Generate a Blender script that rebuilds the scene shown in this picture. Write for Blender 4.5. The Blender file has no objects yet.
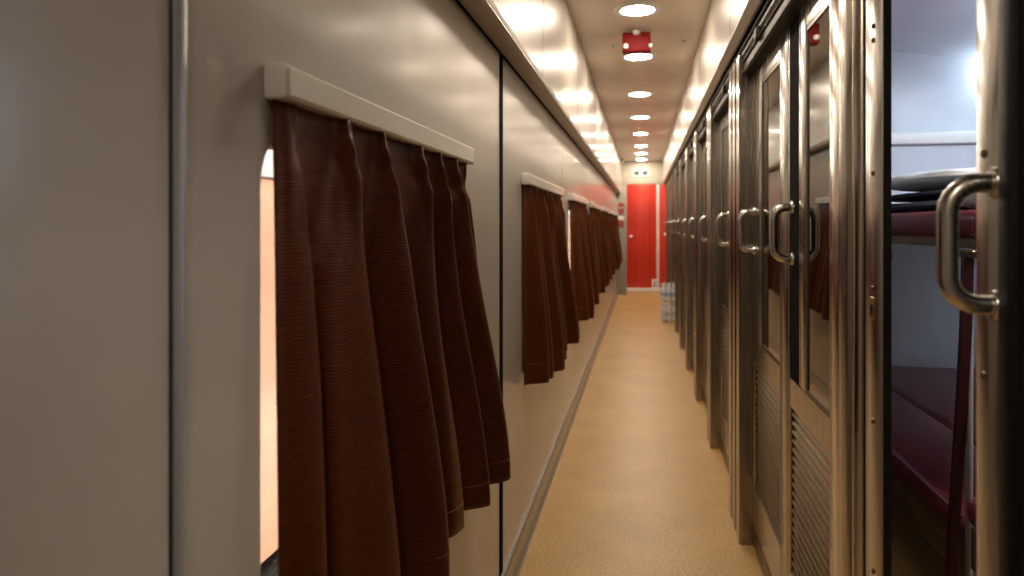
import bpy, bmesh, math, random
from mathutils import Vector, Matrix

# ------------------------------------------------------------------ camera / world / exposure
scn = bpy.context.scene
COL = scn.collection
PI = math.pi
F = 700.0                      # focal length in pixels of the 1024 px wide frame
VPX, VPY = 643.0, 225.0        # vanishing point of the corridor in the photograph
CAM_H = 1.20
YAW = math.atan((VPX - 512.0) / F)
cam_d = bpy.data.cameras.new('camera')
cam_d.sensor_width = 36.0
cam_d.lens = F / 1024.0 * 36.0
cam_d.shift_y = -(288.0 - VPY) / 1024.0
cam_d.clip_start = 0.02
cam_d.dof.use_dof = True
cam_d.dof.focus_distance = 1.75
cam_d.dof.aperture_fstop = 3.6
cam = bpy.data.objects.new('camera', cam_d)
cam.location = (0, 0, CAM_H)
cam.rotation_euler = (PI / 2, 0, YAW)
COL.objects.link(cam)
scn.camera = cam

world = bpy.data.worlds.new('world')
scn.world = world
world.use_nodes = True
bg = world.node_tree.nodes['Background']
bg.inputs['Color'].default_value = (1.0, 0.93, 0.86, 1)
bg.inputs['Strength'].default_value = 6.0

scn.view_settings.view_transform = 'Standard'
scn.view_settings.look = 'None'
scn.view_settings.gamma = 1.0
scn.view_settings.use_curve_mapping = False
scn.view_settings.exposure = 0.12
LAMP_STRENGTH = 148.0

# ------------------------------------------------------------------ materials
MATS = {}
def new_mat(name):
    m = bpy.data.materials.new(name)
    m.use_nodes = True
    nt = m.node_tree
    b = nt.nodes['Principled BSDF']
    MATS[name] = m
    return m, nt, b

def coords(nt, scale=(1, 1, 1), rot=(0, 0, 0), kind='Object'):
    tc = nt.nodes.new('ShaderNodeTexCoord')
    mp = nt.nodes.new('ShaderNodeMapping')
    mp.inputs['Scale'].default_value = scale
    mp.inputs['Rotation'].default_value = rot
    nt.links.new(tc.outputs[kind], mp.inputs['Vector'])
    return mp.outputs['Vector']

def noise(nt, vec, scale, detail=3.0, rough=0.5):
    n = nt.nodes.new('ShaderNodeTexNoise')
    n.inputs['Scale'].default_value = scale
    n.inputs['Detail'].default_value = detail
    n.inputs['Roughness'].default_value = rough
    nt.links.new(vec, n.inputs['Vector'])
    return n.outputs['Fac']

def ramp(nt, fac, stops):
    r = nt.nodes.new('ShaderNodeValToRGB')
    els = r.color_ramp.elements
    while len(els) < len(stops): els.new(0.5)
    for e, (p, c) in zip(els, stops):
        e.position = p
        e.color = (c[0], c[1], c[2], 1) if len(c) == 3 else c
    nt.links.new(fac, r.inputs['Fac'])
    return r.outputs['Color']

def bump(nt, b, h, strength, dist=0.002, chain=None):
    n = nt.nodes.new('ShaderNodeBump')
    n.inputs['Strength'].default_value = strength
    n.inputs['Distance'].default_value = dist
    nt.links.new(h, n.inputs['Height'])
    if chain is not None: nt.links.new(chain, n.inputs['Normal'])
    nt.links.new(n.outputs['Normal'], b.inputs['Normal'])
    return n.outputs['Normal']

def simple(name, col, rough=0.5, metal=0.0, spec=0.5, var=0.0, scale=8.0, stretch=(1, 1, 1), bmp=0.0, coat=0.0, bdist=0.002):
    m, nt, b = new_mat(name)
    b.inputs['Roughness'].default_value = rough
    b.inputs['Metallic'].default_value = metal
    b.inputs['Specular IOR Level'].default_value = spec
    b.inputs['Coat Weight'].default_value = coat
    b.inputs['Coat Roughness'].default_value = 0.12
    v = coords(nt, stretch)
    n = noise(nt, v, scale)
    lo = tuple(max(0, c * (1 - var)) for c in col); hi = tuple(min(1, c * (1 + var)) for c in col)
    nt.links.new(ramp(nt, n, [(0.3, lo), (0.7, hi)]), b.inputs['Base Color'])
    if bmp: bump(nt, b, n, bmp, bdist)
    return m

def steel(name, col, rough, stretch=(60, 60, 0.4), var=0.13):
    m, nt, b = new_mat(name)
    b.inputs['Metallic'].default_value = 1.0
    v = coords(nt, stretch)
    n = noise(nt, v, 2.2, 4.0, 0.6)
    lo = tuple(c * (1 - var) for c in col); hi = tuple(min(1, c * (1 + var)) for c in col)
    nt.links.new(ramp(nt, n, [(0.3, lo), (0.7, hi)]), b.inputs['Base Color'])
    v2 = coords(nt, (20, 20, 0.3))
    n2 = noise(nt, v2, 3.0, 2.0)
    rr = ramp(nt, n2, [(0.3, (rough * 0.8,) * 3), (0.75, (rough * 1.35,) * 3)])
    nt.links.new(rr, b.inputs['Roughness'])
    bump(nt, b, n, 0.015, 0.001)
    return m

def paint_wall(name, col, rough, coat=0.42):
    m, nt, b = new_mat(name)
    b.inputs['Specular IOR Level'].default_value = 0.6
    v = coords(nt, (1, 1, 1))
    n = noise(nt, v, 5.0, 5.0, 0.6)
    nt.links.new(ramp(nt, n, [(0.3, tuple(c * 0.93 for c in col)), (0.75, tuple(c * 1.04 for c in col))]), b.inputs['Base Color'])
    b.inputs['Roughness'].default_value = rough
    b.inputs['Coat Weight'].default_value = coat
    b.inputs['Coat Roughness'].default_value = 0.10
    w = noise(nt, coords(nt, (1, 1, 0.5)), 4.5, 1.0)
    bump(nt, b, w, 0.35, 0.006)
    return m

paint_wall('wall_paint', (0.50, 0.46, 0.41), 0.33)
paint_wall('ceiling_paint', (0.68, 0.59, 0.49), 0.36, 0.08)
simple('soffit_paint', (0.46, 0.40, 0.33), 0.4, var=0.05)
simple('seam_black', (0.006, 0.006, 0.006), 0.9, spec=0.05)
simple('rubber', (0.008, 0.0075, 0.007), 0.5, spec=0.25, var=0.3)
simple('strip_grey', (0.50, 0.50, 0.52), 0.3, 0.4, var=0.05)
simple('pelmet_white', (0.84, 0.81, 0.74), 0.35, var=0.03, coat=0.3)
simple('cap_white', (0.66, 0.64, 0.62), 0.4, var=0.03)
steel('steel', (0.45, 0.43, 0.40), 0.22, (60, 60, 0.4), 0.07)
steel('post_steel', (0.34, 0.305, 0.265), 0.24)
steel('steel_bright', (0.66, 0.60, 0.53), 0.2)
steel('steel_dark', (0.17, 0.135, 0.10), 0.32)
steel('handle_steel', (0.58, 0.57, 0.55), 0.24, (3, 3, 3), 0.06)
steel('louvre_steel', (0.40, 0.33, 0.24), 0.36, (4, 4, 4), 0.12)
simple('base_steel', (0.48, 0.46, 0.43), 0.33, 0.85, var=0.05, scale=3)
simple('track_dark', (0.030, 0.024, 0.018), 0.5, 0.2, spec=0.3, var=0.4, scale=20)
simple('red_door', (0.62, 0.036, 0.016), 0.38, var=0.06)
simple('red_box', (0.17, 0.003, 0.005), 0.6, spec=0.2, var=0.1)
simple('red_notice', (0.36, 0.06, 0.05), 0.5, var=0.1)
simple('white_plastic', (0.80, 0.78, 0.74), 0.4, var=0.02)
simple('dark_plastic', (0.05, 0.05, 0.05), 0.4, var=0.2)
simple('jamb_grey', (0.33, 0.31, 0.26), 0.45, var=0.06)
simple('cream', (0.47, 0.43, 0.36), 0.42, var=0.04)
simple('cabin_paint', (0.55, 0.58, 0.62), 0.35, var=0.04, bmp=0.08)
simple('wood_edge', (0.16, 0.085, 0.04), 0.45, var=0.3, scale=6, stretch=(8, 1, 8))
simple('navy_wool', (0.012, 0.016, 0.03), 0.85, var=0.5, scale=40, bmp=0.4)
simple('white_linen', (0.80, 0.82, 0.86), 0.8, var=0.06, scale=9, bmp=0.5, bdist=0.01)
simple('brass', (0.6, 0.45, 0.22), 0.3, 1.0, var=0.1)
simple('peach_body', (0.80, 0.43, 0.29), 0.5, var=0.12, scale=1.5, stretch=(1, 0.4, 2))
simple('teal_body', (0.22, 0.50, 0.54), 0.5, var=0.1)
simple('white_body', (0.8, 0.82, 0.84), 0.5, var=0.03)
simple('ballast', (0.12, 0.11, 0.10), 0.9, var=0.5, scale=30)
simple('bottle_cap', (0.75, 0.80, 0.88), 0.4)
simple('bottle_label', (0.16, 0.30, 0.55), 0.4, var=0.4, scale=60)
simple('bottle_label_green', (0.42, 0.56, 0.54), 0.4, var=0.4, scale=60)

# floor: speckled tan vinyl
m, nt, b = new_mat('floor_vinyl')
v = coords(nt)
n1 = noise(nt, v, 150.0, 2.0, 0.7)
n2 = noise(nt, v, 3.0, 4.0, 0.6)
c1 = ramp(nt, n1, [(0.30, (0.33, 0.18, 0.055)), (0.5, (0.56, 0.345, 0.13)), (0.70, (0.76, 0.53, 0.26))])
mx = nt.nodes.new('ShaderNodeMixRGB'); mx.blend_type = 'MULTIPLY'; mx.inputs[0].default_value = 1.0
c2 = ramp(nt, n2, [(0.3, (0.82, 0.80, 0.77)), (0.7, (1, 1, 1))])
nt.links.new(c1, mx.inputs[1]); nt.links.new(c2, mx.inputs[2]); nt.links.new(mx.outputs[0], b.inputs['Base Color'])
b.inputs['Roughness'].default_value = 0.40
b.inputs['Specular IOR Level'].default_value = 0.38
bump(nt, b, n1, 0.25, 0.001)

# ribbed curtain cloth
def cloth(name, dark, light):
    m, nt, b = new_mat(name)
    v = coords(nt)
    w = nt.nodes.new('ShaderNodeTexWave'); w.wave_type = 'BANDS'; w.bands_direction = 'Z'
    w.inputs['Scale'].default_value = 70.0; w.inputs['Distortion'].default_value = 3.5
    w.inputs['Detail'].default_value = 2.0; w.inputs['Detail Scale'].default_value = 0.6
    nt.links.new(v, w.inputs['Vector'])
    n = noise(nt, coords(nt, (1, 1, 3)), 60.0, 3.0)
    mm = nt.nodes.new('ShaderNodeMath'); mm.operation = 'MULTIPLY'
    nt.links.new(w.outputs['Fac'], mm.inputs[0]); nt.links.new(n, mm.inputs[1])
    nt.links.new(ramp(nt, mm.outputs[0], [(0.05, dark), (0.6, light)]), b.inputs['Base Color'])
    b.inputs['Roughness'].default_value = 0.42
    b.inputs['Specular IOR Level'].default_value = 0.32
    b.inputs['Specular Tint'].default_value = (1.0, 0.6, 0.4, 1)
    b.inputs['Sheen Weight'].default_value = 0.08
    b.inputs['Sheen Tint'].default_value = (0.9, 0.4, 0.2, 1)
    bump(nt, b, mm.outputs[0], 0.35, 0.0015)
    tr = nt.nodes.new('ShaderNodeBsdfTranslucent'); tr.inputs['Color'].default_value = (0.30, 0.045, 0.02, 1)
    mix = nt.nodes.new('ShaderNodeMixShader'); mix.inputs[0].default_value = 0.10
    nt.links.new(b.outputs[0], mix.inputs[1]); nt.links.new(tr.outputs[0], mix.inputs[2])
    nt.links.new(mix.outputs[0], nt.nodes['Material Output'].inputs['Surface'])
cloth('curtain_cloth', (0.026, 0.0044, 0.0016), (0.155, 0.038, 0.009))

# burgundy leatherette
m, nt, b = new_mat('leatherette')
v = coords(nt)
n = noise(nt, v, 90.0, 3.0)
n2 = noise(nt, v, 5.0, 3.0)
nt.links.new(ramp(nt, n2, [(0.3, (0.13, 0.016, 0.026)), (0.7, (0.19, 0.030, 0.042))]), b.inputs['Base Color'])
b.inputs['Roughness'].default_value = 0.33
bump(nt, b, n, 0.25, 0.001)

simple('dark_leather', (0.045, 0.007, 0.010), 0.4, var=0.2)
# tinted glass
def glass(name, tint, ior):
    m, nt, b = new_mat(name)
    nt.nodes.remove(b)
    tr = nt.nodes.new('ShaderNodeBsdfTransparent'); tr.inputs['Color'].default_value = (*tint, 1)
    gl = nt.nodes.new('ShaderNodeBsdfGlossy'); gl.inputs['Roughness'].default_value = 0.02
    gl.inputs['Color'].default_value = (0.95, 0.95, 0.95, 1)
    lw = nt.nodes.new('ShaderNodeLayerWeight'); lw.inputs['Blend'].default_value = 0.5
    pw = nt.nodes.new('ShaderNodeMath'); pw.operation = 'POWER'; pw.inputs[1].default_value = 5.0
    fr = nt.nodes.new('ShaderNodeMath'); fr.operation = 'MULTIPLY_ADD'
    f0 = ((ior - 1) / (ior + 1)) ** 2
    fr.inputs[1].default_value = 1 - f0; fr.inputs[2].default_value = f0
    nt.links.new(lw.outputs['Facing'], pw.inputs[0]); nt.links.new(pw.outputs[0], fr.inputs[0])
    n = noise(nt, coords(nt), 3.0, 1.0)
    bp = nt.nodes.new('ShaderNodeBump'); bp.inputs['Strength'].default_value = 0.05; bp.inputs['Distance'].default_value = 0.003
    nt.links.new(n, bp.inputs['Height']); nt.links.new(bp.outputs['Normal'], gl.inputs['Normal'])
    mix = nt.nodes.new('ShaderNodeMixShader')
    nt.links.new(fr.outputs[0], mix.inputs[0]); nt.links.new(tr.outputs[0], mix.inputs[1]); nt.links.new(gl.outputs[0], mix.inputs[2])
    nt.links.new(mix.outputs[0], nt.nodes['Material Output'].inputs['Surface'])
glass('door_glass', (0.30, 0.29, 0.28), 3.0)
glass('window_glass', (0.92, 0.94, 0.93), 1.45)
# bottle plastic and film
m, nt, b = new_mat('bottle_plastic')
b.inputs['Base Color'].default_value = (0.80, 0.83, 0.85, 1); b.inputs['Roughness'].default_value = 0.25
b.inputs['Transmission Weight'].default_value = 0.1; b.inputs['IOR'].default_value = 1.35
m, nt, b = new_mat('pack_film')
b.inputs['Base Color'].default_value = (0.86, 0.89, 0.91, 1); b.inputs['Roughness'].default_value = 0.15
fn = noise(nt, coords(nt), 18.0, 3.0)
nt.links.new(ramp(nt, fn, [(0.35, (0.05, 0.05, 0.05)), (0.65, (0.32, 0.32, 0.32))]), b.inputs['Alpha'])

def emit(name, col, s):
    m, nt, b = new_mat(name)
    b.inputs['Base Color'].default_value = (0.9, 0.9, 0.9, 1)
    b.inputs['Emission Color'].default_value = (*col, 1)
    b.inputs['Emission Strength'].default_value = s
emit('lamp_glow', (1.0, 0.845, 0.67), LAMP_STRENGTH)
emit('cabin_glow', (0.70, 0.84, 1.0), 110.0)
emit('cabin_fill', (1.0, 0.88, 0.76), 75.0)  # warm glow of the added fill light over the side seat

# ------------------------------------------------------------------ mesh helpers
def link(name, me, mat, parent=None):
    o = bpy.data.objects.new(name, me)
    COL.objects.link(o)
    if mat is not None and not me.materials: me.materials.append(MATS[mat])
    if parent is not None: o.parent = parent
    return o

def finish(bm, name, smooth=False):
    bmesh.ops.recalc_face_normals(bm, faces=bm.faces[:])
    me = bpy.data.meshes.new(name)
    bm.to_mesh(me); bm.free()
    if smooth:
        me.polygons.foreach_set('use_smooth', [True] * len(me.polygons))
        try: me.set_sharp_from_angle(angle=math.radians(40))
        except Exception: pass
    return me

def bm_box(bm, x0, x1, y0, y1, z0, z1, bev=0.0, seg=2):
    vs = [bm.verts.new((x, y, z)) for x in (x0, x1) for y in (y0, y1) for z in (z0, z1)]
    fs = [(0, 1, 3, 2), (4, 6, 7, 5), (0, 4, 5, 1), (2, 3, 7, 6), (0, 2, 6, 4), (1, 5, 7, 3)]
    faces = [bm.faces.new([vs[i] for i in f]) for f in fs]
    if bev > 0:
        es = list({e for f in faces for e in f.edges})
        bmesh.ops.bevel(bm, geom=es, offset=bev, segments=seg, profile=0.5, affect='EDGES')

def box(name, x0, x1, y0, y1, z0, z1, mat, parent=None, bev=0.0, seg=2):
    bm = bmesh.new(); bm_box(bm, x0, x1, y0, y1, z0, z1, bev, seg)
    return link(name, finish(bm, name, bev > 0), mat, parent)

def prism(name, poly, axis, a0, a1, mat, parent=None, smooth=False):
    """poly 2-D: axis 'z' -> (x,y), axis 'y' -> (x,z), axis 'x' -> (y,z)"""
    def P(p, a):
        if axis == 'z': return (p[0], p[1], a)
        if axis == 'y': return (p[0], a, p[1])
        return (a, p[0], p[1])
    bm = bmesh.new()
    A = [bm.verts.new(P(p, a0)) for p in poly]; B = [bm.verts.new(P(p, a1)) for p in poly]
    n = len(poly)
    for i in range(n): bm.faces.new([A[i], A[(i + 1) % n], B[(i + 1) % n], B[i]])
    bm.faces.new(A); bm.faces.new(B[::-1])
    return link(name, finish(bm, name, smooth), mat, parent)

def tube_mesh(name, pts, r, seg=14):
    bm = bmesh.new(); pts = [Vector(p) for p in pts]; rings = []
    for i, p in enumerate(pts):
        t = (pts[min(i + 1, len(pts) - 1)] - pts[max(i - 1, 0)]).normalized()
        up = Vector((0, 1, 0)) if abs(t.y) < 0.9 else Vector((1, 0, 0))
        a = t.cross(up).normalized(); c = t.cross(a).normalized()
        rings.append([bm.verts.new(p + r * (math.cos(2 * PI * k / seg) * a + math.sin(2 * PI * k / seg) * c)) for k in range(seg)])
    for A, B in zip(rings, rings[1:]):
        for k in range(seg): bm.faces.new([A[k], A[(k + 1) % seg], B[(k + 1) % seg], B[k]])
    bm.faces.new(rings[0]); bm.faces.new(rings[-1][::-1])
    return finish(bm, name, True)

def lathe_mesh(name, prof, seg=20, center=(0, 0, 0)):
    bm = bmesh.new(); rings = []
    for r, z in prof:
        if r < 1e-5: rings.append([bm.verts.new((center[0], center[1], center[2] + z))])
        else: rings.append([bm.verts.new((center[0] + r * math.cos(2 * PI * k / seg), center[1] + r * math.sin(2 * PI * k / seg), center[2] + z)) for k in range(seg)])
    for A, B in zip(rings, rings[1:]):
        for k in range(seg):
            k2 = (k + 1) % seg
            if len(A) == 1 and len(B) == 1: continue
            if len(A) == 1: bm.faces.new([A[0], B[k2], B[k]])
            elif len(B) == 1: bm.faces.new([A[k], A[k2], B[0]])
            else: bm.faces.new([A[k], A[k2], B[k2], B[k]])
    return finish(bm, name, True)

def lathe(name, prof, mat, parent=None, seg=20, center=(0, 0, 0)):
    return link(name, lathe_mesh(name, prof, seg, center), mat, parent)

def rrect(y0, y1, z0, z1, r, n=6):
    pts = []
    for cy, cz, a0 in ((y1 - r, z1 - r, 0), (y0 + r, z1 - r, PI / 2), (y0 + r, z0 + r, PI), (y1 - r, z0 + r, 1.5 * PI)):
        for k in range(n + 1):
            a = a0 + PI / 2 * k / n
            pts.append((cy + r * math.cos(a), cz + r * math.sin(a)))
    return pts

def holed_plate(name, outer, inner, x0, x1, mat, parent=None):
    """plate in the y-z plane between x0 and x1, outline outer, opening inner"""
    bm = bmesh.new()
    def loop(pts):
        vs = [bm.verts.new((x0, p[0], p[1])) for p in pts]
        return [bm.edges.new((vs[i], vs[(i + 1) % len(vs)])) for i in range(len(vs))]
    es = loop(outer) + loop(inner)
    r = bmesh.ops.triangle_fill(bm, use_beauty=True, use_dissolve=False, edges=es)
    fs = [g for g in r['geom'] if isinstance(g, bmesh.types.BMFace)]
    ex = bmesh.ops.extrude_face_region(bm, geom=fs)
    bmesh.ops.translate(bm, verts=[g for g in ex['geom'] if isinstance(g, bmesh.types.BMVert)], vec=(x1 - x0, 0, 0))
    return link(name, finish(bm, name), mat, parent)

def empty(name, loc=(0, 0, 0)):
    o = bpy.data.objects.new(name, None); COL.objects.link(o)
    o.empty_display_size = 0.05
    o.location = loc
    return o

def tag(o, label, cat, group=None):
    o['label'] = label; o['category'] = cat
    if group: o['group'] = group
    return o

def struct(o, label=None, cat=None):
    o['kind'] = 'structure'
    if label: o['label'] = label
    if cat: o['category'] = cat
    return o

ORD = ['', 'first', 'second', 'third', 'fourth', 'fifth', 'sixth', 'seventh', 'eighth']

# ------------------------------------------------------------------ main dimensions (metres; x right, y along the corridor, z up)
XL, XUL = -0.44, -0.372           # window wall, stepped-in upper wall
XR, XUR = 0.40, 0.330             # door plane, stepped-in upper wall right
XPOST = 0.355
ZC = 2.30
ZSOFL, ZSOFR = 1.75, 1.905
YNEAR, YEND = -1.3, 12.2
XOUT = 2.2

# ---- floor / ceiling
fl = struct(box('floor', -0.60, XOUT + 0.1, YNEAR - 0.1, 13.4, -0.08, 0.0, 'floor_vinyl'), 'speckled tan vinyl floor running down the corridor', 'floor')
ce = empty('ceiling'); struct(ce, 'beige metal ceiling with round downlights', 'ceiling')
box('ceiling_backing', -0.60, 0.62, YNEAR - 0.1, 13.4, ZC + 0.012, ZC + 0.1, 'seam_black', ce)
lampY = [-0.75, 2.05, 3.62, 4.62, 5.95, 7.22, 8.52, 9.82, 10.85, 11.85]
seams = [YNEAR - 0.1, 0.2, 1.6, 2.9, 4.1, 5.35, 6.6, 7.85, 9.15, 10.3, 11.35, YEND]
for a, c in zip(seams, seams[1:]):
    box('ceiling_panel', XUL - 0.01, XUR + 0.01, a + 0.0015, c - 0.0015, ZC, ZC + 0.03, 'ceiling_paint', ce)
for (x, y) in ((-0.18, 4.35), (0.24, 4.3), (-0.02, 5.4), (0.0, 6.5), (0.0, 7.8), (0.23, 2.9)):
    lathe('screw', [(0.0, -0.004), (0.008, -0.003), (0.010, 0.0), (0.010, 0.004)], 'dark_plastic', ce, 10, (x, y, ZC))

# ---- left wall: panels with window openings, black seams between
wl = empty('wall_left'); struct(wl, 'glossy beige metal window wall in wide panels', 'wall')
SE = [YNEAR - 0.1, 0.604, 2.16, 3.86, 5.5, 7.1, 8.7, 10.3, YEND]
WIN = [None, (0.751, 1.66), (2.61, 3.66), (4.18, 5.34), (5.9, 7.0 - 0.05), (7.5, 8.5), (9.1, 10.15), (10.7, 11.75)]
ZW0, ZW1 = 0.70, 1.315
holed = []
for i, (a, c) in enumerate(zip(SE, SE[1:])):
    g = 0.003 if i != 1 else 0.004
    a2, c2 = a + g, c - g
    if WIN[i] is None:
        box('wall_panel', XL - 0.012, XL, a2, c2, 0.0, ZSOFL + 0.02, 'wall_paint', wl)
    else:
        w = WIN[i]
        holed_plate('wall_panel', [(a2, 0.0), (c2, 0.0), (c2, ZSOFL + 0.02), (a2, ZSOFL + 0.02)], rrect(w[0], w[1], ZW0, ZW1, 0.07), XL - 0.012, XL, 'wall_paint', wl)
# backing behind the panels, cut for the windows
for i, (a, c) in enumerate(zip(SE, SE[1:])):
    if WIN[i] is None:
        box('wall_backing', XL - 0.10, XL - 0.014, a, c, -0.02, ZSOFL + 0.1, 'seam_black', wl)
    else:
        w = WIN[i]
        holed_plate('wall_backing', [(a, -0.02), (c, -0.02), (c, ZSOFL + 0.1), (a, ZSOFL + 0.1)], rrect(w[0] - .004, w[1] + .004, ZW0 - .004, ZW1 + .004, 0.07), XL - 0.10, XL - 0.014, 'seam_black', wl)
# upper wall stepping inwards with its soffit
prism('upper_wall', [(XUL, ZC + 0.01), (XUL, ZSOFL + 0.014), (XUL - 0.003, ZSOFL + 0.004), (XUL - 0.010, ZSOFL), (XL - 0.10, ZSOFL), (XL - 0.16, ZC + 0.01)], 'y', YNEAR - 0.1, YEND, 'wall_paint', wl)
prism('soffit_strip', [(XUL - 0.002, ZSOFL - 0.001), (XL + 0.004, ZSOFL - 0.001), (XL + 0.004, ZSOFL - 0.010), (XUL - 0.012, ZSOFL - 0.010), (XUL - 0.002, ZSOFL - 0.006)], 'y', YNEAR - 0.1, YEND, 'soffit_paint', wl)
box('soffit_joint', XL - 0.005, XL + 0.004, YNEAR - 0.1, YEND, ZSOFL - 0.016, ZSOFL - 0.0105, 'seam_black', wl)
for y in (1.2, 2.62, 4.05, 5.5, 6.95, 8.4, 9.85):
    box('upper_seam', XUL - 0.002, XUL + 0.0006, y, y + 0.002, ZSOFL + 0.016, ZC, 'track_dark', wl)
# rounded grey cover strip over the first joint
prism('cover_strip', [(XL - 0.001, 0.5945), (XL + 0.003, 0.595), (XL + 0.0055, 0.598), (XL + 0.006, 0.604), (XL + 0.0055, 0.609), (XL + 0.003, 0.612), (XL - 0.001, 0.6125)], 'z', 0.09, ZSOFL - 0.012, 'strip_grey', wl, True)
box('joint_gasket', XL, XL + 0.003, 2.138, 2.182, 0.10, ZSOFL - 0.012, 'seam_black', wl, 0.0015, 1)
box('joint_gasket', XL - 0.001, XL + 0.0008, 0.590, 0.5945, 0.10, ZSOFL - 0.012, 'rubber', wl)
# baseboard
bb = prism('baseboard_left', [(XL - 0.004, 0.0), (XL + 0.022, 0.0), (XL + 0.022, 0.012), (XL + 0.014, 0.018), (XL + 0.012, 0.085), (XL + 0.008, 0.092), (XL - 0.004, 0.092)], 'y', YNEAR, YEND, 'base_steel')
struct(bb, 'brushed steel skirting along the window wall', 'baseboard')

# windows
for i in range(1, 8):
    w = WIN[i]
    wo = empty('window_%d' % i, (XL - 0.05, (w[0] + w[1]) / 2, ZW0)); struct(wo)
    iv = Matrix.Translation((-(XL - 0.05), -(w[0] + w[1]) / 2, -ZW0))
    ch = [holed_plate('window_gasket', rrect(w[0] - .003, w[1] + .003, ZW0 - .003, ZW1 + .003, .07), rrect(w[0] + .012, w[1] - .012, ZW0 + .012, ZW1 - .012, .06), XL - 0.062, XL - 0.030, 'rubber', wo),
          prism('window_pane', rrect(w[0] + .008, w[1] - .008, ZW0 + .008, ZW1 - .008, .062), 'x', XL - 0.050, XL - 0.044, 'window_glass', wo)]
    for c in ch: c.data.transform(iv)

# ---- neighbouring carriage outside, seen through the windows
nc = empty('neighbour_carriage', (-2.1, 5.5, -0.9))
def nbox(name, x0, x1, y0, y1, z0, z1, mat, bev=0.01):
    o = box(name, x0, x1, y0, y1, z0, z1, mat, nc, bev); o.data.transform(Matrix.Translation((2.1, -5.5, 0.9)))
nbox('body_side', -2.0, -1.90, -6, 45, -0.52, 1.44, 'peach_body')
nbox('cant_rail', -2.0, -1.88, -6, 45, 1.445, 1.60, 'white_body')
nbox('window_band', -2.0, -1.93, -6, 45, 1.60, 2.2, 'rubber')
nbox('rubbing_strip', -2.0, -1.88, -6, 45, -0.66, -0.525, 'seam_black')
nbox('skirt', -2.0, -1.90, -6, 45, -0.9, -0.665, 'teal_body')
tag(nc, 'peach and teal railway carriage standing outside the curtained windows', 'train')
struct(box('ground', -6, -0.6, -8, 50, -1.0, -0.9, 'ballast'), 'dark ballast ground outside', 'ground')

# ------------------------------------------------------------------ right side
wr = empty('wall_right'); struct(wr, 'stainless steel corridor partition with posts and sliding door track', 'wall')
prism('upper_wall', [(XUR, ZC + 0.01), (XUR, ZSOFR + 0.012), (XUR + 0.004, ZSOFR + 0.003), (XUR + 0.012, ZSOFR), (0.52, ZSOFR), (0.52, ZC + 0.01)], 'y', YNEAR - 0.1, YEND, 'wall_paint', wr)
prism('edge_trim', [(XUR - 0.004, ZSOFR + 0.002), (XUR - 0.006, ZSOFR - 0.006), (XUR + 0.016, ZSOFR - 0.030), (XUR + 0.05, ZSOFR - 0.030), (XUR + 0.05, ZSOFR + 0.002)], 'y', YNEAR - 0.1, YEND, 'soffit_paint', wr)
# track box above the doors
prism('door_track', [(0.366, 1.875), (0.366, 1.835), (0.380, 1.815), (0.372, 1.80), (0.372, 1.762), (0.404, 1.762), (0.404, 1.792), (0.60, 1.792), (0.60, ZSOFR + 0.02), (0.355, ZSOFR + 0.02), (0.355, 1.875)], 'y', YNEAR - 0.1, YEND, 'track_dark', wr)
for k, (x, z) in enumerate(((0.362, 1.855), (0.372, 1.815), (0.370, 1.770))):
    link('track_rail', tube_mesh('track_rail', [(x, YNEAR, z), (x, 5, z), (x, YEND, z)], 0.004, 8), 'track_dark', wr)
for y in (1.9, 2.35, 2.9, 3.3, 3.9, 4.4, 5.0, 5.5):
    box('track_bracket', 0.356, 0.374, y, y + 0.05, 1.80, 1.84, 'track_dark', wr, 0.004, 1)
for y in (1.3, 2.8, 4.3, 5.8, 7.3, 8.8, 10.3):
    box('upper_seam', XUR - 0.0006, XUR + 0.002, y, y + 0.002, ZSOFR + 0.016, ZC, 'track_dark', wr)
# cabin sills under the fixed parts
box('sill', 0.405, 0.46, 1.23, YEND, 0.0, 0.075, 'steel_dark', wr, 0.004, 1)

def post(y0, y1, xf=XPOST, mat='post_steel'):
    """fluted post: a steel channel with two grooves; y0 far from camera last"""
    d = y1 - y0
    p = [(xf, y0 + .004), (xf, y0 + .26 * d), (xf + .010, y0 + .30 * d), (xf + .010, y0 + .36 * d), (xf, y0 + .40 * d),
         (xf, y0 + .62 * d), (xf + .010, y0 + .66 * d), (xf + .010, y0 + .72 * d), (xf, y0 + .76 * d), (xf, y1 - .004), (xf + .004, y1), (0.47, y1), (0.47, y0), (xf + .004, y0)]
    o = prism('post', p, 'z', 0.0, 1.84, mat, wr)
    return o

# --- near jamb assembly (between the open doorway and the first closed leaf)
box('rubber_edge', 0.3935, 0.4055, 1.2580, 1.2618, 0.0, 1.82, 'rubber', wr)
jp = box('jamb_plate', 0.392, 0.4055, 1.262, 1.352, 0.0, 1.82, 'steel', wr, 0.004)
for z in (1.545, 1.52, 1.29, 1.09, 0.86, 0.60):
    o = link('screw', lathe_mesh('screw', [(0.0, 0.003), (0.004, 0.0025), (0.0055, 0.0)], 10), 'steel_dark', jp)
    o.rotation_euler = (0, -PI / 2, 0); o.location = (0.3922, 1.308, z)
lk = box('lock_plate', 0.3895, 0.3925, 1.300, 1.318, 1.035, 1.075, 'brass', jp, 0.001, 1)
box('keyhole', 0.388, 0.3897, 1.305, 1.313, 1.045, 1.062, 'rubber', jp)
box('jamb_slot', 0.412, 0.43, 1.345, 1.402, 0.0, 1.82, 'rubber', wr)
link('jamb_bead', tube_mesh('jamb_bead', [(0.405, 1.418, 0.0), (0.405, 1.418, 0.9), (0.405, 1.418, 1.82)], 0.016, 16), 'steel_bright', wr)
prism('jamb_column', [(0.398, 1.436), (0.392, 1.446), (0.390, 1.470), (0.390, 1.515), (0.394, 1.532), (0.402, 1.540), (0.46, 1.540), (0.46, 1.436)], 'z', 0.0, 1.82, 'post_steel', wr, True)

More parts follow.
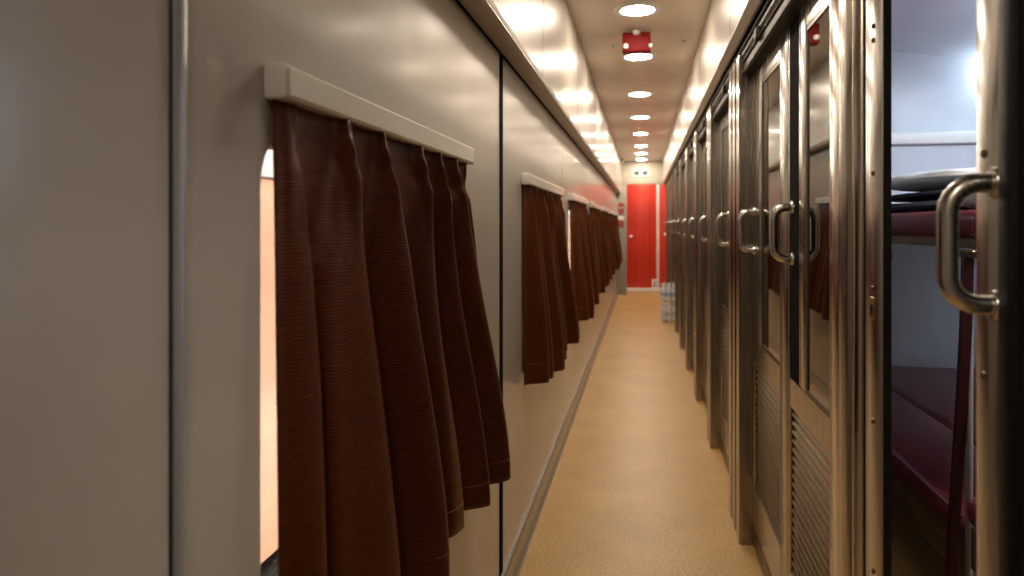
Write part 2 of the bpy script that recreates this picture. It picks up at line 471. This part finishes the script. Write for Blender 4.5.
# --- door leaves
HR = 0.0115
def handle_mesh(x0, proj, z0, z1, r):
    R = 0.034
    pts = [(x0 + 0.004, 0, z1), (x0 - 0.010, 0, z1)]
    for k in range(7):
        a = PI / 2 * k / 6
        pts.append((x0 - proj + R - R * math.sin(a), 0, z1 - R + R * math.cos(a)))
    for k in range(7):
        a = PI / 2 * k / 6
        pts.append((x0 - proj + R - R * math.cos(a), 0, z0 + R - R * math.sin(a)))
    pts += [(x0 - 0.010, 0, z0), (x0 + 0.004, 0, z0)]
    return tube_mesh('handle', pts, r, 16)
HANDLE = handle_mesh(0.0, 0.050, -0.071, 0.071, HR); HANDLE.materials.append(MATS['handle_steel'])
FLANGE = lathe_mesh('flange', [(0.0, 0.006), (0.017, 0.005), (0.019, 0.0), (0.019, -0.002)], 18); FLANGE.materials.append(MATS['handle_steel'])
def add_handle(parent, x, y, z=1.178):
    h = link('handle', HANDLE, None, parent); h.location = (x, y, z)
    for s in (-0.071, 0.071):
        f = link('flange', FLANGE, None, h); f.location = (0, 0, s); f.rotation_euler = (0, -PI / 2, 0)
    return h

ZG0, ZG1, ZL0, ZL1, ZTOP = 0.775, 1.70, 0.235, 0.695, 1.79
SLATS = {}
def slat_mesh(w):
    key = round(w, 3)
    if key not in SLATS:
        bm = bmesh.new()
        prof = [(-0.011, -0.0075), (-0.011, -0.0115), (-0.0095, -0.0115), (-0.0085, -0.0090), (0.009, 0.0085), (0.009, 0.0105), (0.0075, 0.0105)]
        A = [bm.verts.new((p[0], 0, p[1])) for p in prof]; B = [bm.verts.new((p[0], w, p[1])) for p in prof]
        n = len(prof)
        for i in range(n): bm.faces.new([A[i], A[(i + 1) % n], B[(i + 1) % n], B[i]])
        bm.faces.new(A); bm.faces.new(B[::-1])
        me = finish(bm, 'slat'); me.materials.append(MATS['louvre_steel']); SLATS[key] = me
    return SLATS[key]

DN = [0]
def leaf(y0, y1, sn, sf, handle_y=None, smat='steel', single=True, x=0.403, nsl=19, gy=None, inner=0.08):
    """one glazed leaf: near stile width sn, far stile width sf, glass above, louvre below"""
    DN[0] += 1
    d = empty('door_%d' % DN[0]); struct(d)
    th = 0.036
    box('stile', x, x + th, y0, y0 + sn, 0.08, ZTOP, smat, d, 0.004)
    box('stile', x, x + th, y1 - sf, y1, 0.08, ZTOP, 'steel', d, 0.004)
    ya, yb = y0 + sn, y1 - sf
    box('rail', x + .001, x + th - .001, ya, gy or yb, ZG1, ZTOP - .002, 'steel', d)
    yl = yb
    if gy:
        box('inner_stile', x, x + th - .002, gy, gy + inner, ZG0, ZTOP, 'steel', d, 0.004)
        if gy + inner < yb - .02:
            box('gasket', x + .001, x + th - .001, gy + inner + .004, yb, ZG0, ZTOP, 'seam_black', d)
    box('rail', x + .001, x + th - .001, ya, yb, ZL1, ZG0 - .001, 'steel', d)
    box('rail', x + .001, x + th - .001, ya, yb, 0.08, ZL0, 'steel', d)
    yb = gy or yb
    # glazing beads round the glass
    for (a, c, e, f) in ((ya, yb, ZG0, ZG0 + .012), (ya, yb, ZG1 - .012, ZG1)):
        box('glazing_bead', x + .002, x + .012, a, c, e, f, 'steel_dark', d)
    for (a, c) in ((ya, ya + .006), (yb - .006, yb)):
        box('glazing_bead', x + .002, x + .012, a, c, ZG0 + .012, ZG1 - .012, 'steel_dark', d)
    box('pane', x + .005, x + .009, ya + .002, yb - .002, ZG0 + .002, ZG1 - .002, 'door_glass', d)
    yb = yl
    # louvre
    box('louvre_frame', x + .004, x + .02, ya, ya + .008, ZL0, ZL1, 'steel_dark', d)
    box('louvre_frame', x + .004, x + .02, yb - .008, yb, ZL0, ZL1, 'steel_dark', d)
    box('louvre_back', x + .030, x + .034, ya, yb, ZL0, ZL1, 'track_dark', d)
    w = yb - ya - 0.017; st = (ZL1 - ZL0) / nsl
    if single:
        for k in range(nsl):
            s = link('slat', slat_mesh(w), None, d); s.location = (x + .015, ya + .0085, ZL0 + (k + .5) * st)
    else:
        bm = bmesh.new(); src = slat_mesh(w)
        for k in range(nsl):
            t = bmesh.new(); t.from_mesh(src)
            bmesh.ops.translate(t, verts=t.verts[:], vec=(x + .015, ya + .0085, ZL0 + (k + .5) * st))
            tm = bpy.data.meshes.new('t'); t.to_mesh(tm); t.free(); bm.from_mesh(tm); bpy.data.meshes.remove(tm)
        o = link('slats', finish(bm, 'slats'), 'louvre_steel', d); o['kind'] = 'stuff'
    if handle_y is not None: add_handle(d, x, handle_y)
    return d

# open sliding leaf by the doorway: far stile with the big handle
DN[0] += 1
d0 = empty('door_1'); struct(d0)
box('stile', 0.400, 0.440, 0.886, 0.948, 0.02, ZTOP, 'steel', d0, 0.004)
box('gasket', 0.396, 0.436, 0.856, 0.885, 0.02, ZTOP, 'rubber', d0, 0.004)
box('pane', 0.414, 0.420, 0.10, 0.856, ZG0, ZG1, 'door_glass', d0)
box('rail', 0.402, 0.438, 0.10, 0.856, ZG1, ZTOP, 'steel_dark', d0)
box('kick_panel', 0.404, 0.436, 0.10, 0.856, 0.02, ZG0, 'rubber', d0)
box('glazing_bead', 0.405, 0.43, 0.826, 0.855, ZG0, ZG1, 'track_dark', d0)
box('stile', 0.400, 0.440, 0.04, 0.10, 0.02, ZTOP, 'steel_dark', d0, 0.004)
for z in (1.285, 1.02):
    o = link('screw', lathe_mesh('screw', [(0.0, 0.003), (0.004, 0.0025), (0.0055, 0.0)], 10), 'steel_dark', d0)
    o.rotation_euler = (0, -PI / 2, 0); o.location = (0.4, 0.925, z)
add_handle(d0, 0.400, 0.898)
# closed side in front of the camera's shoulder
box('near_panel', 0.405, 0.46, YNEAR - 0.1, 0.035, 0.0, 1.82, 'steel_dark', wr)

l2 = leaf(1.545, 2.085, 0.098, 0.018, None, 'steel_bright', gy=1.868, inner=0.082)
l1 = leaf(2.092, 2.735, 0.120, 0.030, 2.70, gy=2.545, inner=0.160)
add_handle(l2, 0.403, 2.03)
post(2.74, 3.06)
# further bays
pitch = 1.03
yb0 = 3.06
n = 0
while yb0 + pitch < YEND + 0.2:
    far = n >= 2
    ya = yb0 + 0.005; ye = min(yb0 + pitch - 0.205, YEND - 0.05)
    mid = ya + 0.45 * (ye - ya)
    leaf(ya, mid - 0.03, 0.06, 0.06, None, single=not far)
    box('meeting_post', 0.398, 0.44, mid - 0.028, mid + 0.008, 0.06, 1.80, 'rubber' if n % 2 else 'steel_dark', wr, 0.004, 1)
    leaf(mid + 0.01, ye, 0.07, 0.08, mid + 0.05, single=not far)
    if ye + 0.2 < YEND: post(ye + 0.005, yb0 + pitch)
    yb0 += pitch; n += 1

# ------------------------------------------------------------------ compartments behind the doors
PY = 4.03
box_b = struct(box('wall_partition', 0.47, XOUT, PY, PY + 0.06, 0.0, 2.3, 'cabin_paint'), 'pale blue grey compartment partition behind the berths', 'wall')
struct(box('wall_outer', XOUT, XOUT + 0.08, YNEAR - 0.1, 13.4, 0.0, 2.4, 'cabin_paint'), 'outer wall of the compartments', 'wall')
prism_c = prism('ceiling_compartment', [(0.46, 2.185), (0.9, 2.16), (1.4, 2.11), (1.9, 2.04), (XOUT, 1.98), (XOUT, 2.5), (0.46, 2.5)], 'y', YNEAR - 0.1, PY, 'cabin_paint')
struct(prism_c, 'sloping pale ceiling of the open compartment', 'ceiling')
struct(box('ceiling_service', 0.46, XOUT, PY + 0.06, 13.4, 2.2, 2.5, 'cabin_paint'), 'ceiling of the further compartments', 'ceiling')
struct(box('wall_near', -0.6, XOUT, YNEAR - 0.16, YNEAR - 0.1, 0, 2.4, 'jamb_grey'), 'plain grey end wall opposite the red door', 'wall')
for k, y in enumerate((6.1, 8.2, 10.3, 12.3)):
    struct(box('wall_partition_%d' % (k + 2), 0.47, XOUT, y, y + 0.05, 0, 2.2, 'cabin_paint'), 'partition between further compartments', 'wall')
lg = struct(box('trim_1', 0.47, XOUT, PY - 0.035, PY, 1.625, 1.685, 'white_plastic', None, 0.006), 'white ledge across the blue compartment wall', 'trim')

# lower berth
def berth_cushion(name, x0, x1, y0, y1, z0, z1, parent, mat='leatherette'):
    o = box(name, x0, x1, y0, y1, z0, z1, mat, parent, 0.028, 4)
    return o
lb = empty('lower_berth')
berth_cushion('cushion', 0.80, 1.12, 1.96, PY - 0.005, 0.385, 0.455, lb)
berth_cushion('cushion', 1.124, 1.80, 1.96, PY - 0.005, 0.385, 0.455, lb)
link('piping', tube_mesh('piping', [(0.806, 1.985, 0.449), (0.806, 3.0, 0.449), (0.806, PY - .03, 0.449)], 0.005, 8), 'leatherette', lb)
box('front_board', 0.815, 0.845, 1.975, PY - 0.005, 0.275, 0.384, 'wood_edge', lb, 0.004)
box('base_board', 0.845, 1.80, 1.99, PY - 0.005, 0.30, 0.384, 'wood_edge', lb)
for (x, y) in ((0.87, 2.05), (1.70, 2.05), (0.87, 3.9), (1.70, 3.9)):
    box('leg', x, x + 0.04, y, y + 0.04, 0.0, 0.30, 'steel_dark', lb, 0.003, 1)
tag(lb, 'glossy burgundy leatherette lower berth with wooden front edge in the open compartment', 'berth')
# upper berth
ub = empty('upper_berth')
berth_cushion('cushion', 0.80, 1.80, 1.84, PY - 0.005, 1.165, 1.24, ub)
box('frame', 0.815, 1.80, 1.86, PY - 0.005, 1.140, 1.166, 'wood_edge', ub, 0.003, 1)
for k in range(7):
    z = 1.175 + k * 0.009
    link('stitch', tube_mesh('stitch', [(0.7985, 1.895, z), (0.7985, 1.91, z + .003)], 0.0018, 6), 'red_notice', ub)
link('bracket', tube_mesh('bracket', [(0.83, 1.88, 1.150), (0.83, 1.88, 1.125), (0.86, 1.88, 1.115)], 0.006, 8), 'white_plastic', ub)
tag(ub, 'burgundy upper berth cushion carrying folded bedding in the open compartment', 'berth')

# bedding
def pad(name, cx, cy, cz, sx, sy, sz, mat, label, cat, seed, pw=2.6):
    rnd = random.Random(seed)
    bm = bmesh.new(); nu, nv = 36, 14; rings = []
    ph = [rnd.uniform(0, 6.28) for _ in range(6)]
    def sp(c, p): return math.copysign(abs(c) ** p, c)
    for j in range(nv + 1):
        v = -PI / 2 + PI * j / nv
        ring = []
        for i in range(nu):
            u = 2 * PI * i / nu
            x = sx * sp(math.cos(v), 2 / pw) * sp(math.cos(u), 2 / pw)
            y = sy * sp(math.cos(v), 2 / pw) * sp(math.sin(u), 2 / pw)
            z = sz * sp(math.sin(v), 0.9)
            wob = 0.07 * sz * (math.sin(9 * x / sx + ph[0]) + math.sin(7 * y / sy + ph[1]) + math.sin(5 * (x / sx + y / sy) + ph[2]))
            if z > 0: z += wob * math.cos(v)
            ring.append(bm.verts.new((x, y, z)))
        rings.append(ring)
    for A, B in zip(rings, rings[1:]):
        for i in range(nu): bm.faces.new([A[i], A[(i + 1) % nu], B[(i + 1) % nu], B[i]])
    bmesh.ops.remove_doubles(bm, verts=bm.verts[:], dist=1e-5)
    o = link(name, finish(bm, name, True), mat); o.location = (cx, cy, cz)
    return tag(o, label, cat)
pad('blanket', 1.06, 2.55, 1.2590, 0.23, 0.36, 0.0185, 'navy_wool', 'navy folded blanket lying directly on the upper berth', 'blanket', 3, 5)
pad('blanket', 1.08, 2.58, 1.2970, 0.21, 0.33, 0.0155, 'navy_wool', 'navy blanket folded on top, right under the white pillow', 'blanket', 5, 5)
pad('pillow', 1.08, 2.62, 1.351, 0.22, 0.33, 0.034, 'white_linen', 'white pillow on top of the navy blankets on the upper berth', 'pillow', 7, 3)
pad('sheet', 0.935, 2.05, 1.281, 0.115, 0.12, 0.040, 'white_linen', 'crumpled white sheet at the stitched end of the upper berth', 'sheet', 11, 3)

# upright padded end panel and grey pole, second seat
ep = empty('end_panel')
cl = [(1.875, 1.12), (1.885, 0.95), (1.905, 0.78), (1.93, 0.6), (1.962, 0.36), (1.985, 0.0)]
prism('padded_edge', [(y - .009, z) for y, z in cl] + [(y + .009, z) for y, z in cl[::-1]], 'x', 0.764, 0.786, 'dark_leather', ep)
box('rail', 0.787, 0.797, 1.895, 1.920, 0.0, 1.12, 'strip_grey', ep, 0.003, 1)
box('header', 0.764, 0.797, 1.855, 1.93, 1.1205, 1.139, 'steel_dark', ep, 0.003, 1)
tag(ep, 'narrow burgundy padded upright with grey rail between the two berths', 'panel')
s2 = empty('side_seat')
berth_cushion('cushion', 0.70, 1.15, 1.25, 1.72, 0.535, 0.605, s2)
box('front_board', 0.712, 0.735, 1.26, 1.71, 0.44, 0.534, 'wood_edge', s2, 0.003, 1)
for (x, y) in ((0.74, 1.28), (1.10, 1.28), (0.74, 1.66), (1.10, 1.66)):
    box('leg', x, x + .03, y, y + .03, 0, 0.535, 'steel_dark', s2)
tag(s2, 'small burgundy side seat beyond the grey rail in the compartment', 'seat')

# reading lamp, then two unseen fill lights added for the compartment
wlamp = empty('reading_lamp', (1.835, PY, 2.0))
box('base', -0.03, 0.03, -0.02, 0.0, -0.04, 0.02, 'white_plastic', wlamp, 0.004)
o = lathe('bulb', [(0, -0.055), (0.02, -0.05), (0.032, -0.03), (0.034, -0.005), (0.025, 0.01), (0, 0.012)], 'cabin_glow', wlamp, 16, (0, -0.05, 0))
tag(wlamp, 'small glowing reading lamp high on the blue compartment wall', 'lamp')
fill_near = empty('cabin_fill_light', (1.2, 1.55, 2.115))  # added out of view to brighten the lower berth and fill the near wall
box('housing', -0.10, 0.10, -0.20, 0.20, -0.012, 0.03, 'white_plastic', fill_near, 0.006)
o = box('diffuser', -0.085, 0.085, -0.185, 0.185, -0.030, -0.0125, 'cabin_fill', fill_near, 0.006)
tag(fill_near, 'added warm fill light, out of view over the side seat of the open compartment', 'lamp')
fill_far = empty('cabin_fill_light', (1.75, 2.9, 2.045))  # added out of view to brighten the partition and the bedding
box('housing', -0.10, 0.10, -0.20, 0.20, -0.012, 0.03, 'white_plastic', fill_far, 0.006)
box('diffuser', -0.085, 0.085, -0.185, 0.185, -0.030, -0.0125, 'cabin_glow', fill_far, 0.006)
tag(fill_far, 'added cool white fill light, out of view above the upper berth of the open compartment', 'lamp')
# brass hook on the partition under the upper berth
hk = empty('coat_hook', (1.28, PY, 1.02))
o = lathe('plate', [(0, 0.006), (0.022, 0.005), (0.024, 0)], 'brass', hk, 16); o.rotation_euler = (PI / 2, 0, 0)
link('arm', tube_mesh('arm', [(0, -.004, 0), (0, -.05, -.005), (0, -.07, 0.01), (0, -.075, .03)], 0.008, 10), 'brass', hk)
tag(hk, 'small brass coat hook on the wall beneath the upper berth', 'hook')

# ------------------------------------------------------------------ end of the corridor
we = empty('wall_end'); struct(we, 'cream bulkhead over the red end door', 'wall')
box('bulkhead', -0.60, 0.60, YEND, YEND + 0.10, 1.90, ZC + 0.1, 'cream', we, 0.006)
box('jamb', XL - 0.16, -0.292, YEND, YEND + 0.10, 0.0, 1.90, 'jamb_grey', we, 0.006)
box('jamb_edge', -0.291, -0.276, YEND + 0.01, YEND + 0.09, 0.0, 1.90, 'cream', we, 0.003, 1)
box('side_wall', -0.60, -0.56, YEND + 0.1, 13.4, 0, 2.4, 'cream', we)
box('side_wall', 0.56, 0.60, YEND + 0.1, 13.4, 0, 2.4, 'red_door', we)
box('back_wall', -0.60, 0.60, 13.0, 13.4, 0, 2.4, 'cream', we)
prism('corner_cove', [(XUL, ZC), (XUL + 0.075, ZC), (XUL + 0.045, ZC - .02), (XUL + 0.02, ZC - .055), (XUL + 0.006, ZC - .12), (XUL, ZC - .2)], 'y', YEND - 0.35, YEND, 'cream', we, True)
d = empty('door_%d' % (DN[0] + 1)); struct(d, 'red end door at the far end of the corridor', 'door')
box('leaf', -0.285, 0.235, 12.88, 12.93, 0.065, 2.02, 'red_door', d, 0.006)
for x in (-0.13, 0.0, 0.12):
    box('groove', x, x + 0.004, 12.8795, 12.884, 0.1, 2.0, 'red_box', d)
box('frame', 0.238, 0.290, 12.86, 12.98, 0.0, 2.06, 'white_plastic', d, 0.005)
box('frame', -0.56, -0.288, 12.89, 12.98, 0.0, 2.06, 'cream', d, 0.005)
box('side_panel', 0.292, 0.56, 12.87, 12.93, 0.065, 2.06, 'red_door', d, 0.005)
box('threshold', -0.56, 0.56, 12.75, 12.99, 0.0, 0.062, 'white_plastic', d, 0.006)
lathe('knob', [(0, 0.045), (0.022, 0.042), (0.030, 0.025), (0.022, 0.008), (0.012, 0.0)], 'white_plastic', d, 16).location = (0, 0, 0)
k = [c for c in d.children if c.name.startswith('knob')][0]; k.rotation_euler = (PI / 2, 0, 0); k.location = (-0.215, 12.88, 0.99)
lathe('knob', [(0, 0.045), (0.022, 0.042), (0.030, 0.025), (0.022, 0.008), (0.012, 0.0)], 'white_plastic', d, 16)
k = [c for c in d.children if c.name.startswith('knob')][-1]; k.rotation_euler = (PI / 2, 0, 0); k.location = (0.395, 12.87, 1.03)
sw = empty('socket_box', (0.205, 12.86, 0.065))
box('body', -0.05, 0.05, -0.03, 0.0175, 0.0, 0.155, 'white_plastic', sw, 0.006)
box('outlet', -0.025, 0.025, -0.034, -0.0305, 0.03, 0.075, 'jamb_grey', sw); box('outlet', -0.025, 0.025, -0.034, -0.0305, 0.09, 0.125, 'jamb_grey', sw)
tag(sw, 'small white socket box low beside the red end door', 'socket')
# two-window indicator panel on the bulkhead
ip = empty('indicator_panel', (-0.02, YEND, 2.075))
box('plate', -0.155, 0.125, -0.018, -0.0005, -0.05, 0.075, 'white_plastic', ip, 0.006)
box('window', -0.130, -0.040, -0.022, -0.0185, -0.02, 0.052, 'dark_plastic', ip, 0.003, 1)
box('window', 0.008, 0.098, -0.022, -0.0185, -0.02, 0.052, 'dark_plastic', ip, 0.003, 1)
tag(ip, 'white panel with two dark squares above the red end door', 'panel')
# notices on the grey jamb
nt1 = empty('notice_board', (-0.37, YEND, 1.55))
box('sheet', -0.045, 0.050, -0.008, -0.0005, -0.16, 0.03, 'red_notice', nt1, 0.002, 1)
box('print', -0.030, 0.035, -0.0095, -0.0082, -0.06, -0.05, 'white_plastic', nt1)
tag(nt1, 'dull red notice board, upper one on the grey jamb', 'notice')
nt2 = box('notice_plate', -0.425, -0.325, YEND - 0.012, YEND - 0.0005, 1.285, 1.345, 'white_plastic', None, 0.003)
tag(nt2, 'white plate between two red notices on the grey jamb', 'notice')
nt3 = box('notice_board', -0.415, -0.325, YEND - 0.010, YEND - 0.0005, 1.17, 1.275, 'red_notice', None, 0.002)
tag(nt3, 'dull red notice board below the white plate on the grey jamb', 'notice')

# ------------------------------------------------------------------ downlights
RING = lathe_mesh('trim_ring', [(0.082, 0.0), (0.086, -0.010), (0.100, -0.013), (0.116, -0.008), (0.122, -0.0005), (0.120, 0.0)], 32); RING.materials.append(MATS['cap_white'])
LENS = lathe_mesh('diffuser', [(0.0, -0.018), (0.03, -0.017), (0.058, -0.013), (0.078, -0.006), (0.081, -0.001)], 32); LENS.materials.append(MATS['lamp_glow'])
for i, y in enumerate(lampY):
    L = empty('ceiling_downlight', (-0.028, y, ZC))
    r_ = link('trim_ring', RING, None, L); g_ = link('diffuser', LENS, None, L)
    if i == 0: lab = 'round downlight near the plain end wall, third before the red alarm box'
    elif i == 1: lab = 'round downlight over the closed door leaves, second before the red alarm box'
    elif i == 2: lab = 'large round white downlight just before the red alarm box on the ceiling'
    elif i == 3: lab = 'round downlight directly behind the red alarm box, partly covered by it'
    elif i == len(lampY) - 1: lab = 'round downlight right at the bulkhead, last before the red end door'
    else: lab = '%s round ceiling downlight beyond the red alarm box towards the red door' % ORD[i - 2]
    tag(L, lab, 'ceiling light', 'round downlights along the corridor ceiling')

L = empty('vestibule_light', (0.0, 12.52, ZC))
link('trim_ring', RING, None, L); link('diffuser', LENS, None, L)
tag(L, 'round light hidden behind the bulkhead in front of the red end door', 'ceiling light')
# red alarm box
ab = empty('alarm_box', (-0.036, 4.02, ZC))
box('mount', -0.02, 0.02, -0.02, 0.03, -0.022, 0.0, 'cap_white', ab, 0.004)
box('body', -0.078, 0.078, -0.035, 0.045, -0.125, -0.018, 'red_box', ab, 0.006)
lathe('lens', [(0, -0.016), (0.010, -0.013), (0.015, -0.004), (0.015, 0.004), (0.010, 0.013), (0, 0.016)], 'white_plastic', ab, 14, (-0.058, -0.046, -0.098))
lathe('lens', [(0, -0.012), (0.008, -0.010), (0.011, -0.003), (0.011, 0.003), (0.008, 0.010), (0, 0.012)], 'white_plastic', ab, 14, (0.078, -0.038, -0.098))
lathe('clear_cap', [(0.0, -0.014), (0.016, -0.012), (0.022, 0.0), (0.022, 0.012)], 'cap_white', ab, 16, (0.0, -0.036, -0.022))
tag(ab, 'dark red alarm box hanging from the corridor ceiling between downlights', 'alarm')

# ------------------------------------------------------------------ curtains and pelmets
def smooth(a, b_, x):
    t = max(0, min(1, (x - a) / (b_ - a))); return t * t * (3 - 2 * t)

def curtain(y0, y1, seed, flare, zt=1.352, zb=0.60, folds=7, NU=220, NV=54):
    rnd = random.Random(seed)
    ph = [rnd.uniform(0, 6.28) for _ in range(8)]
    fa0 = [rnd.uniform(0.62, 1.18) for _ in range(folds + 3)]
    w = y1 - y0
    def pos(u, v):
        warp = u + 0.024 * math.sin(2 * PI * u * 1.3 + ph[0]) + 0.013 * math.sin(2 * PI * u * 2.7 + ph[1])
        warp += 0.012 * v * math.sin(2 * PI * (u * 1.7 + 0.2 * v) + ph[2])
        p = warp * folds
        kk = max(0.0, min(folds + 1.0, p - 0.25)); k0 = int(kk); kt = smooth(0, 1, kk - k0); fk = fa0[k0] * (1 - kt) + fa0[k0 + 1] * kt
        s = math.sin(2 * PI * p)
        amp_body = (0.046 + 0.034 * smooth(0.1, 1.0, v)) * fk
        X = amp_body * (0.5 + 0.5 * s) ** 1.15
        # secondary ripple
        X += 0.006 * smooth(0.15, 0.6, v) * math.sin(2 * PI * p * 2.3 + ph[3] + 2 * v)
        # heading: goblet pleats, tied just under the pelmet
        hd = 1 - smooth(0.05, 0.30, v)
        q = p - 0.25 - math.floor(p + 0.25)
        tie = math.exp(-((v - 0.075) / 0.030) ** 2)
        wd = 0.17 - 0.07 * tie
        pl = math.exp(-((q / wd) ** 2)) if q < 0.5 else math.exp(-(((q - 1) / wd) ** 2))
        Xh = 0.003 + (0.016 + 0.022 * smooth(0.02, 0.07, v) - 0.012 * tie) * pl + 0.003 * pl * math.sin(2 * PI * p * 6)
        X = X * (1 - hd) + Xh * hd
        edge = smooth(0.0, 0.10, u)
        xx = XL + 0.007 + (X + 0.020 * smooth(0.2, 1, v)) * (0.10 + 0.90 * edge)
        yy = y0 + u * w + flare * (u ** 1.25) * smooth(0.05, 1.0, v) * (0.35 + 0.65 * v)
        yy -= edge * 0.023 * smooth(0.08, 0.5, v) * math.cos(2 * PI * p) * (0.6 + 0.4 * math.sin(p + ph[4]))
        zz = zt - v * (zt - zb) - 0.010 * v * math.sin(2 * PI * u * 1.5 + ph[5]) - 0.012 * v * u
        return (xx, yy, zz)
    root = empty('window_curtain', (XL + 0.02, (y0 + y1) / 2, zb))
    off = Vector(root.location)
    grid = [[Vector(pos(i / NU, j / NV)) - off for i in range(NU + 1)] for j in range(NV + 1)]
    jh, jb = 8, NV - 4
    def part(name, j0, j1, thick, push):
        bm = bmesh.new()
        vs = [[bm.verts.new(p + Vector((push, 0, 0))) for p in grid[j]] for j in range(j0, j1 + 1)]
        for A, B in zip(vs, vs[1:]):
            for i in range(NU): bm.faces.new([A[i], B[i], B[i + 1], A[i + 1]])
        me = finish(bm, name, True)
        o = link(name, me, 'curtain_cloth', root)
        md = o.modifiers.new('thickness', 'SOLIDIFY'); md.thickness = thick; md.offset = 0
        return o
    part('fabric', 0, NV, 0.002, 0.0)
    # stitched hem line
    bm = bmesh.new(); r = 0.0009
    row = grid[jb]
    for p0, p1 in zip(row[::2], row[2::2]):
        q0, q1 = p0 + Vector((0.0015, 0, 0)), p1 + Vector((0.0015, 0, 0))
        vs = [bm.verts.new(q + d) for q in (q0, q1) for d in (Vector((r, 0, 0)), Vector((0, 0, r)), Vector((0, 0, -r)))]
        for f in ((0, 1, 4, 3), (1, 2, 5, 4), (2, 0, 3, 5)): bm.faces.new([vs[i] for i in f])
    link('hem_stitch', finish(bm, 'hem_stitch'), 'red_notice', root)
    return root

def pelmet(y0, y1):
    root = empty('curtain_pelmet', (XL, (y0 + y1) / 2, 1.35))
    oy = -(y0 + y1) / 2
    x1 = 0.031
    p = [(0.0, 0.0), (x1 - .004, 0.0), (x1, 0.004), (x1, 0.036), (x1 - .005, 0.040), (0.0, 0.040), (0.0, 0.034), (x1 - .008, 0.034), (x1 - .008, 0.006), (0.0, 0.006)]
    o = prism('fascia', p, 'y', y0 + 0.010 + oy, y1 - 0.010 + oy, 'pelmet_white', root)
    for a, c in ((y0, y0 + 0.012), (y1 - 0.012, y1)):
        box('end_cap', 0.0, x1 - 0.001, a + oy, c + oy, -0.001, 0.041, 'cap_white', root, 0.004)
    return root

PEL = [None, (0.755, 1.685), (2.53, 3.69), (4.18, 5.38), (5.86, 7.0), (7.45, 8.6), (9.05, 10.2), (10.65, 11.8)]
for i in range(1, 8):
    a, c = PEL[i]
    cu = curtain(a + 0.012, c - 0.025, 17 + 5 * i, 0.155 if i == 1 else 0.28, folds=6 if i == 1 else 7, NU=260 if i == 1 else (180 if i == 2 else 120), NV=60 if i == 1 else 40)
    pe = pelmet(a, c)
    back = 8 - i
    if i == 1:
        lab = 'dark rust-brown pleated curtain beside the rounded grey cover strip'
        lab2 = 'white curtain pelmet beside the rounded grey cover strip'
    elif i == 7:
        lab = 'dark rust-brown pleated curtain next to the red end door'
        lab2 = 'white curtain pelmet next to the red end door'
    else:
        lab = 'dark rust-brown pleated curtain, %s one counted back from the red end door' % ORD[back]
        lab2 = 'white curtain pelmet, %s one counted back from the red end door' % ORD[back]
    tag(cu, lab, 'curtain', 'curtains along the window wall')
    tag(pe, lab2, 'pelmet', 'pelmets along the window wall')

# ------------------------------------------------------------------ water packs
BODY = lathe_mesh('bottle', [(0, 0), (0.026, 0.0), (0.031, 0.006), (0.031, 0.055), (0.028, 0.06), (0.031, 0.065), (0.031, 0.145), (0.026, 0.175), (0.013, 0.205), (0.0125, 0.218), (0, 0.218)], 14); BODY.materials.append(MATS['bottle_plastic'])
CAP = lathe_mesh('cap', [(0.0145, 0.212), (0.0145, 0.232), (0.0, 0.233)], 12); CAP.materials.append(MATS['bottle_cap'])
def label_mesh(mat):
    me = lathe_mesh('label', [(0.0316, 0.085), (0.0318, 0.086), (0.0318, 0.118), (0.0316, 0.119)], 14); me.materials.append(MATS[mat]); return me
LB, LG = label_mesh('bottle_label'), label_mesh('bottle_label_green')
def pack(loc, lab, lm):
    root = empty('water_pack', loc)
    for ix in range(3):
        for iy in range(2):
            bo = link('bottle', BODY, None, root); bo.location = (-0.065 + ix * 0.065, -0.033 + iy * 0.066, 0.002)
            c = link('cap', CAP, None, bo)
            l = link('label', lm, None, bo)
    box('film', -0.099, 0.099, -0.067, 0.067, 0.0, 0.2365, 'pack_film', root, 0.022, 3)
    return tag(root, lab, 'water pack', 'shrink-wrapped water packs on the corridor floor')
pack((0.322, 8.92, 0.001), 'shrink-wrapped pack of water bottles standing on the corridor floor', LG)
pack((0.318, 8.925, 0.239), 'shrink-wrapped pack of water bottles with blue labels stacked on another pack', LB)
